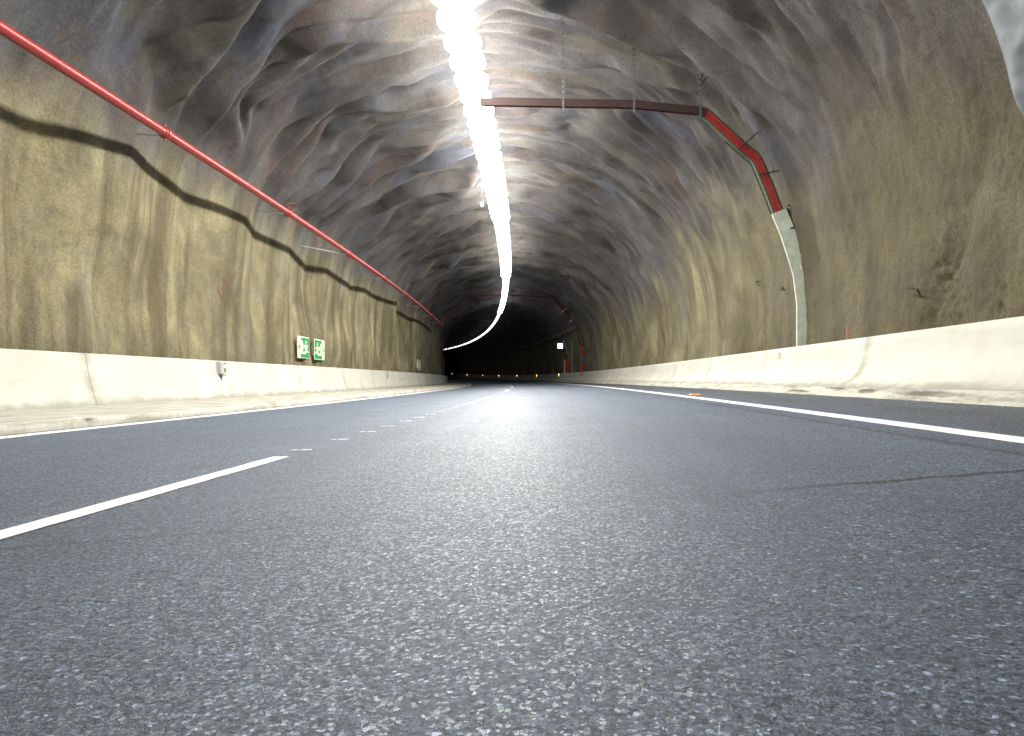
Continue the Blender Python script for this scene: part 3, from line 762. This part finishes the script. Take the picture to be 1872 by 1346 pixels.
# conduit along the right wall beyond the arch pipe
cs_ = np.arange(59, 150, 1.0); mb = MB()
tt = np.interp(cs_, [59, 83.5, 116.7, 142.5, 150], [19.66, 19.41, 19.09, 18.74, 18.6])
X_, Y_ = wallpt(cs_, tt, .38, flat=True)
mb.tube([pt(s, x, y) for s, x, y in zip(cs_, X_, Y_)], .045, 8)
root = empty('wall_conduit', pt(60, 4.3, 4.4), world=True); tag(root, 'thin tan conduit trailing along the far right wall past the red pipe arch', 'conduit')
mb.build('conduit_run', M['cable'], root, smooth=True)
for k in range(0, 90, 6):
    mb = MB(); mb.box(-.07, .07, -.03, .03, -.07, .07); q = mb.build('conduit_clip', M['dark_steel'], root); q.matrix_world = frame(59.5+k, float(np.interp(59.5+k, cs_, X_))+.04, float(np.interp(59.5+k, cs_, Y_)), 0)
m = frame(220, 4.95, -.3, 0)
root = empty('distance_post', matrix=m); tag(root, 'pale upright post at the dark bend next to the inner left wall', 'post')
b = MB(); b.box(-.22, .22, 0, .2, 0, 2.9, .03); b.build('post_body', M['cream'], root)
b = MB(); b.box(-.20, .20, -.01, -.0005, 2.2, 2.6, .01); b.build('reflective_band', M['white'], root)

# small sensor beside the lamps
m = frame(24, -2.22, 5.95, 0)
root = empty('ceiling_sensor', matrix=m); tag(root, 'tiny round white sensor hanging just left of the lamp row', 'sensor')
b = MB(); b.tube([(0, 0, -.10), (0, 0, -.08), (0, 0, .03), (0, 0, .06)], [.03, .055, .055, .02], 14); b.build('sensor_body', M['grey_plastic'], root, smooth=True)
b = MB(); b.tube([(0, 0, .06), (0, 0, 1.5)], .006, 6); b.build('sensor_rod', M['dark_steel'], root)

# anchor stubs left in the rock
def anchor(s, t, ds, dt, label):
    a = Vector(W(s, t, -.02).tolist()); n = Vector(W(s, t, .12).tolist()); b_ = Vector(W(s+ds, t+dt, .14).tolist()); e = Vector(W(s+ds, t+dt+.10, .12).tolist())
    mb = MB(); mb.tube([a, n, b_, e], .011, 6); o = mb.build('anchor_hook', M['dark_steel']); tag(o, label, 'anchor hook', 'bent hooks in the right wall')
anchor(10.3, 23.0, -.28, .05, 'bent dark steel hook low on the right wall beside the coarse rough patch')
anchor(15.9, 22.3, -.2, -.05, 'small dark hook on the right wall just left of the pale steel cover')
anchor(17.4, 21.9, -.12, .03, 'small dark hook on the right wall, farthest left of the pale steel cover')

# ------------------------------------------------------------------ pale foam lining edge, top right
s_e = np.linspace(3.4, 6.9, 70); te = np.linspace(0, 1, 70)
edge = [(3.3, 4.6), (3.75, 3.95), (4.02, 3.5), (4.12, 3.22), (4.20, 2.95), (4.235, 2.75), (4.30, 2.52), (4.42, 2.34), (4.62, 2.2), (4.9, 2.1)]
ec = np.array(edge); ed = np.concatenate([[0], np.cumsum(np.hypot(*np.diff(ec, axis=0).T))])/np.hypot(*np.diff(ec, axis=0).T).sum()
ex = np.interp(te, ed, ec[:, 0]); ey = np.interp(te, ed, ec[:, 1])
kk = np.ones(5)/5; ex = np.convolve(np.pad(ex, 2, 'edge'), kk, 'valid'); ey = np.convolve(np.pad(ey, 2, 'edge'), kk, 'valid')
gx = np.gradient(ex); gy = np.gradient(ey); gn = np.hypot(gx, gy)
S3, I3 = np.meshgrid(s_e, np.arange(70), indexing='ij')
blob = np.abs(perlin(S3*2.6, I3*.11, 61))*.10 + np.abs(perlin(S3*6, I3*.26, 62))*.035 + .03*perlin(S3*.9, I3*.05, 63)
fade = sstep(6.9-S3, 0, .12)
X3 = ex[None] + (gy/gn)[None]*(blob*fade); Y3 = ey[None] - (gx/gn)[None]*(blob*fade)
root = empty('foam_insulation', pt(6, 4.2, 3), world=True); tag(root, 'pale grey bumpy foam insulation jutting in at the top right corner', 'insulation')
V3 = P(S3, X3, Y3) - np.array(root.location)
grid_obj('foam_face', V3, np.stack([S3, I3*.05], -1), M['foam'], parent=root)
Xb = ex[None] - (gy/gn)[None]*np.array([0, .05, .10])[:, None]; Yb = ey[None] + (gx/gn)[None]*np.array([0, .05, .10])[:, None]
V4 = P(np.array([[6.9], [6.905], [6.9]]), Xb, Yb) - np.array(root.location)
grid_obj('cut_edge', V4, np.zeros(Xb.shape+(2,)), M['foam_edge'], parent=root)
S5 = np.linspace(3.4, 6.9, 12)[:, None]
V5 = P(S5, Xb[2][None], Yb[2][None]) - np.array(root.location)
grid_obj('foam_back', V5, np.zeros(V5.shape[:2]+(2,)), M['dark_steel'], parent=root)

# ------------------------------------------------------------------ world, camera, render
w = bpy.data.worlds.new('World'); sc.world = w; w.use_nodes = True
bg = w.node_tree.nodes['Background']
sky = w.node_tree.nodes.new('ShaderNodeTexSky'); sky.sky_type = 'NISHITA'; sky.sun_disc = False; sky.sun_elevation = math.radians(-4); sky.sun_rotation = math.radians(190)
w.node_tree.links.new(sky.outputs[0], bg.inputs[0]); bg.inputs[1].default_value = .05

cd = bpy.data.cameras.new('camera'); cam = bpy.data.objects.new('camera', cd); col.objects.link(cam); sc.camera = cam
cd.sensor_width = 36; cd.sensor_fit = 'HORIZONTAL'; cd.lens = 36*1300/1872; cd.clip_start = .02; cd.clip_end = 1000
yaw, pitch, roll = 0.0724796971, 0.0157732873, 0.0038449618
cy, sy, cp, sp2, cr_, sr_ = math.cos(yaw), math.sin(yaw), math.cos(pitch), math.sin(pitch), math.cos(roll), math.sin(roll)
# rows turn (right, up, forward) of the road into (right, up, forward) of the lens
Ry = np.array([[cy, 0, sy], [0, 1, 0], [-sy, 0, cy]]); Rp = np.array([[1, 0, 0], [0, cp, -sp2], [0, sp2, cp]]); Rr = np.array([[cr_, -sr_, 0], [sr_, cr_, 0], [0, 0, 1]])
R = Rr @ Rp @ Ry
B = lambda v: Vector((v[0], v[2], v[1]))
rx, ry, rz = B(R[0]), B(R[1]), B(R[2])
mm = Matrix((rx, ry, -rz)).transposed().to_4x4(); mm.translation = Vector((0, 0, CAM_H)); cam.matrix_world = mm
sc.view_settings.view_transform = 'Standard'; sc.view_settings.look = 'None'; sc.view_settings.gamma = 1; sc.view_settings.exposure = 0.0
sc.render.engine = 'CYCLES'
sc.cycles.use_denoising = True
sc.cycles.max_bounces = 6; sc.cycles.diffuse_bounces = 4; sc.cycles.glossy_bounces = 3
sc.cycles.caustics_reflective = False; sc.cycles.caustics_refractive = False
sc.cycles.sample_clamp_indirect = 6
for o in sc.objects:
    if '_world' in o.keys(): del o['_world']
